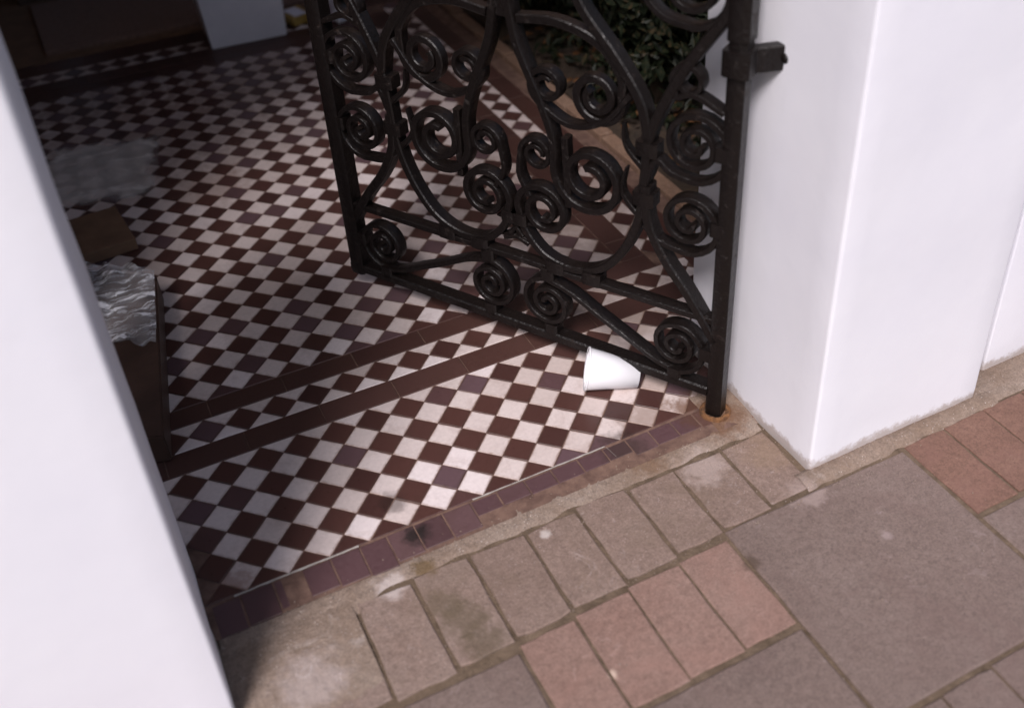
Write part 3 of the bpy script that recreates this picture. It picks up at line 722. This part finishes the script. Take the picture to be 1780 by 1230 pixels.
both('scroll', catmull(V2([(6.0, 10.4), (5.6, 12.3), (5.0, 13.6)]), 8)[:-1] + spiral((4.2, 13.6), 0.8, 0.0, 1, 1.6), 0.22, 0.42, 1.0, 0.8)
# collars tying the bars together
for s, z in ((2.15, 7.6), (2.22, 6.2), (3.75, 3.25), (4.9, 3.25), (5.15, 2.95), (0.32, 2.0), (0.2, 7.95), (0.2, 5.9), (1.2, 1.0), (5.1, 1.02)):
    both('collar', V2([(s, z - 0.19), (s, z + 0.19)]), 0.58 if z > 3 and s > 2 else 0.42, 0.46)
both('collar', V2([(5.98, 4.3), (5.98, 4.65)]), 0.48, 0.46)
# hinge strap into the pier
def strap(z0):
    root = bar('hinge_strap', V2([(0, z0 - 0.30), (0, z0 - 0.27), (0, z0 + 0.27), (0, z0 + 0.30)]), 0.66, 0.66)
    bm = bmesh.new()
    a = Vector((0, 0, z0*D)); b = Vector(((10.6 - HG.x)*D, (-0.75 - HG.y)*D, (z0 + 0.02)*D)); t = (b - a); L = t.length; t.normalize()
    q = Vector((-t.y, t.x, 0))
    for (k0, k1, hw, hh, zz) in ((0.1, 1.0, 0.14, 0.30, 0.0),):
        vs_ = [bm.verts.new(a + t*L*k + q*x*D + Vector((0, 0, (y + zz)*D))) for k in (k0, k1) for x, y in ((-hw, -hh), (hw, -hh), (hw, hh), (-hw, hh))]
        for f in ((0, 1, 2, 3), (7, 6, 5, 4), (0, 4, 5, 1), (1, 5, 6, 2), (2, 6, 7, 3), (3, 7, 4, 0)): bm.faces.new([vs_[i] for i in f])
    bmesh.ops.recalc_face_normals(bm, faces=bm.faces[:]); bmesh.ops.bevel(bm, geom=bm.edges[:], offset=0.002, segments=1, affect='EDGES')
    bm_obj('strap_plate', bm, MT['iron'], root)
    for k in (0.72,):
        bb = bmesh.new(); bmesh.ops.create_uvsphere(bb, u_segments=10, v_segments=6, radius=0.13*D, matrix=Matrix.Translation(a + t*L*k - q*0.15*D))
        bm_obj('bolt', bb, MT['iron'], root, True)
strap(10.25)
# rusty pivot socket in the paving
bm = bmesh.new()
for k, (r0, z) in enumerate(((0.44, -0.05), (0.43, 0.05), (0.36, 0.09), (0.30, 0.07), (0.28, 0.0))):
    ring = [bm.verts.new((r0*D*(1 + 0.07*mnoise.noise(Vector((a*1.3, k, 0))))*math.cos(a*math.pi/10), r0*D*(1 + 0.07*mnoise.noise(Vector((a*1.3, k, 0))))*math.sin(a*math.pi/10), (z + 0.03*mnoise.noise(Vector((a*0.9, k*2, 7))))*D)) for a in range(20)]
    if k:
        for a in range(20): bm.faces.new((prev[a], prev[(a+1) % 20], ring[(a+1) % 20], ring[a]))
    prev = ring
bm_obj('pivot_socket', bm, MT['rust'], gate, True)

# ---------------------------------------------------------------- small things
# white cup on its side
ca, cb = Vector((6.79, 2.33)), Vector((8.05, 1.63)); L = (cb - ca).length*D; r0, r1 = 0.60*D, 0.36*D
cup = empty('paper_cup', (ca.x*D, ca.y*D, 0)); tag(cup, 'white paper cup lying on the tiles against the gate', 'cup')
ang = math.atan2((cb - ca).y, (cb - ca).x)
def lathe(prof, seg=36):
    vs_, fs_ = [], []
    for x, rr in prof:
        for k in range(seg):
            a = 2*math.pi*k/seg; vs_.append((x, rr*math.cos(a), rr*math.sin(a)))
    for i in range(len(prof) - 1):
        for k in range(seg):
            fs_.append((i*seg + k, i*seg + (k+1) % seg, (i+1)*seg + (k+1) % seg, (i+1)*seg + k))
    return vs_, fs_
tilt = math.atan2(r0 - r1, L)
Mcup = Matrix.Rotation(ang, 4, 'Z') @ Matrix.Translation((0, 0, r0*math.cos(tilt) + 0.001)) @ Matrix.Rotation(tilt, 4, 'Y')
def cup_part(name, prof, smooth=True, cap=None):
    vs_, fs_ = lathe(prof)
    if cap: fs_.append(tuple(range(len(vs_) - 36, len(vs_))))
    me = mesh(name, [Mcup @ Vector(v) for v in vs_], fs_, MT['cup'], smooth); return link(name, me, cup)
cup_part('wall', [(0.0, r0), (L, r1), (L, r1 - 0.0008), (L - 0.007, r1 - 0.001), (0.0, r0 - 0.0012)])
cup_part('rim', [(-0.0015, r0 - 0.0010), (-0.0028, r0 + 0.0008), (-0.0015, r0 + 0.0022), (0.0010, r0 + 0.0020), (0.0022, r0 + 0.0002)])
cup_part('base', [(L - 0.006, r1 - 0.0012), (L - 0.0062, r1*0.3), (L - 0.0062, 0.001)], False, True)

def crumpled(name, w, l_, amp, mat, seed, nx=22, ny=22, parent=None, fold=3.0):
    bm = bmesh.new(); bmesh.ops.create_grid(bm, x_segments=nx, y_segments=ny, size=0.5)
    for v in bm.verts:
        p = Vector((v.co.x*w, v.co.y*l_, 0)); q = p*26 + Vector((seed*7.1, seed*3.3, 0))
        v.co = p + Vector((0.006*mnoise.noise(q), 0.006*mnoise.noise(q + Vector((9, 0, 0))), amp*(0.5 + abs(mnoise.noise(q*0.8)) + 0.6*abs(mnoise.noise(q*2.1)))))
    o = bm_obj(name, bm, mat, parent, True)
    l = o.data.uv_layers.new(name='tile')
    for i, lp in enumerate(o.data.loops):
        c = o.data.vertices[lp.vertex_index].co; l.data[i].uv = (2*c.x/w, 2*c.y/l_)
    return o
# low plastic-wrapped box by the left pier
bx = empty('wrapped_box', (-4.6*D, 9.4*D, 0)); tag(bx, 'low brown box wrapped in crumpled clear plastic beside the left pier', 'box')
P0, P1, P2, P3 = (Vector(p) for p in ((-4.17, 5.1), (-2.95, 12.6), (-4.9, 14.2), (-6.6, 6.0)))
hb = 0.95
bm = bmesh.new()
lo = [bm.verts.new((p.x*D, p.y*D, 0.001)) for p in (P0, P1, P2, P3)]; hi = [bm.verts.new((p.x*D, p.y*D, hb*D)) for p in (P0, P1, P2, P3)]
bm.faces.new(lo[::-1]); bm.faces.new(hi)
for i in range(4): bm.faces.new((lo[i], lo[(i+1) % 4], hi[(i+1) % 4], hi[i]))
bmesh.ops.bevel(bm, geom=bm.edges[:], offset=0.003, segments=2, affect='EDGES')
o = bm_obj('carton', bm, MT['darkwood'], bx); o.matrix_parent_inverse = bx.matrix_basis.inverted()
wr = bmesh.new(); rows = []
for i in range(41):
    row = []
    for j in range(25):
        ki = 0.50 + 0.52*i/40 + 0.03*mnoise.noise(Vector((j*0.3, 1, 0))); a = P0.lerp(P1, ki); b = P3.lerp(P2, ki); p = a.lerp(b, 0.02 + 1.0*j/24)
        q = Vector((p.x*1.3, p.y*0.9, 2)); z = hb + 0.04 + 0.34*abs(mnoise.noise(q)) + 0.22*abs(mnoise.noise(Vector((q.x*1.2, q.y*4.5, 1))))
        row.append(wr.verts.new((p.x*D, p.y*D, z*D)))
    rows.append(row)
for i in range(40):
    for j in range(24): wr.faces.new((rows[i][j], rows[i+1][j], rows[i+1][j+1], rows[i][j+1]))
o = bm_obj('plastic_wrap', wr, MT['film'], bx, True); o.matrix_parent_inverse = bx.matrix_basis.inverted()
# small cardboard piece and the milky sheet beyond it
cb_ = bm_obj('cardboard_box', bm_box(-0.9*D, 0.9*D, -1.3*D, 1.3*D, 0.0005, 0.45*D, 0.003), MT['card']); cb_.location = (-4.15*D, 17.2*D, 0.001); cb_.rotation_euler.z = 0.1
tag(cb_, 'small flat cardboard box on the tiles beyond the wrapped box', 'box')
ms = crumpled('plastic_sheet', 4.3*D, 5.0*D, 0.004, MT['milky'], 4, 30, 30); ms.location = (-3.5*D, 22.2*D, 0.002); ms.rotation_euler.z = -0.25
tag(ms, 'milky grey plastic sheet lying flat on the tiles at the left', 'plastic sheet')
# things by the door
cw = empty('white_carton', (4.7*D, 32.2*D, 0)); tag(cw, 'white carton standing at the far end of the tiled path', 'carton')
bm = bmesh.new()
b4 = [Vector(p) for p in ((2.92, 31.55, 0.01), (6.44, 31.45, 0.01), (6.6, 34.4, 0.01), (3.1, 34.5, 0.01))]; t4 = [Vector(p) for p in ((2.55, 31.2, 5.2), (6.62, 31.2, 5.2), (6.8, 34.6, 5.2), (2.75, 34.7, 5.2))]
lo = [bm.verts.new(p*D) for p in b4]; hi = [bm.verts.new(p*D) for p in t4]
bm.faces.new(lo[::-1]); bm.faces.new(hi)
for i in range(4): bm.faces.new((lo[i], lo[(i+1) % 4], hi[(i+1) % 4], hi[i]))
bmesh.ops.bevel(bm, geom=bm.edges[:], offset=0.003, segments=2, affect='EDGES')
o = bm_obj('carton_body', bm, MT['carton'], cw); o.matrix_parent_inverse = cw.matrix_basis.inverted()
o = bm_obj('carton_flap', bm_box(2.6*D, 6.6*D, 31.15*D, 32.9*D, 5.23*D, 5.28*D), MT['carton'], cw); o.matrix_parent_inverse = cw.matrix_basis.inverted()
def packet(name, u, v, w, l, h, mat, rz, label, stripe=None):
    root = empty(name, (u*D, v*D, 0.001)); root.rotation_euler.z = rz; tag(root, label, 'packet')
    bm_obj('wrapper', bm_grid_box(-w/2*D, w/2*D, -l/2*D, l/2*D, 0, h*D, 0.012, 0.004, 30, 0.006), mat, root, True)
    if stripe: bm_obj('label_panel', bm_box(-w*0.4*D, w*0.2*D, -l*0.52*D, l*0.3*D, h*D, h*D + 0.004, 0.001), stripe, root)
packet('yellow_packet', 7.35, 32.9, 1.1, 1.3, 0.5, MT['yellow'], 0.3, 'small yellow packet with white top beside the white carton', MT['carton'])
packet('lilac_packet', 8.6, 32.6, 1.3, 1.5, 0.9, MT['lilac'], -0.2, 'lilac packet on the tiles behind the gate stile')
packet('white_packet', 9.25, 32.0, 0.95, 1.0, 1.3, MT['carton'], 0.35, 'white packet standing on the tiles seen through the gate')
dm = bm_obj('doormat', bm_box(-4.0*D, 12.4*D, 35.0*D, 41.8*D, -0.02, 0.014, 0.004), MT['mat']); tag(dm, 'dark brown coir doormat in front of the door step', 'doormat')
ff = bm_obj('path_end', bm_box(-8.0*D, 14.0*D, 34.22*D, 46*D, -0.03, 0.0), MT['card']); tag(ff, 'dark brown floor strip between the tiles and the door', None, None, 'structure')
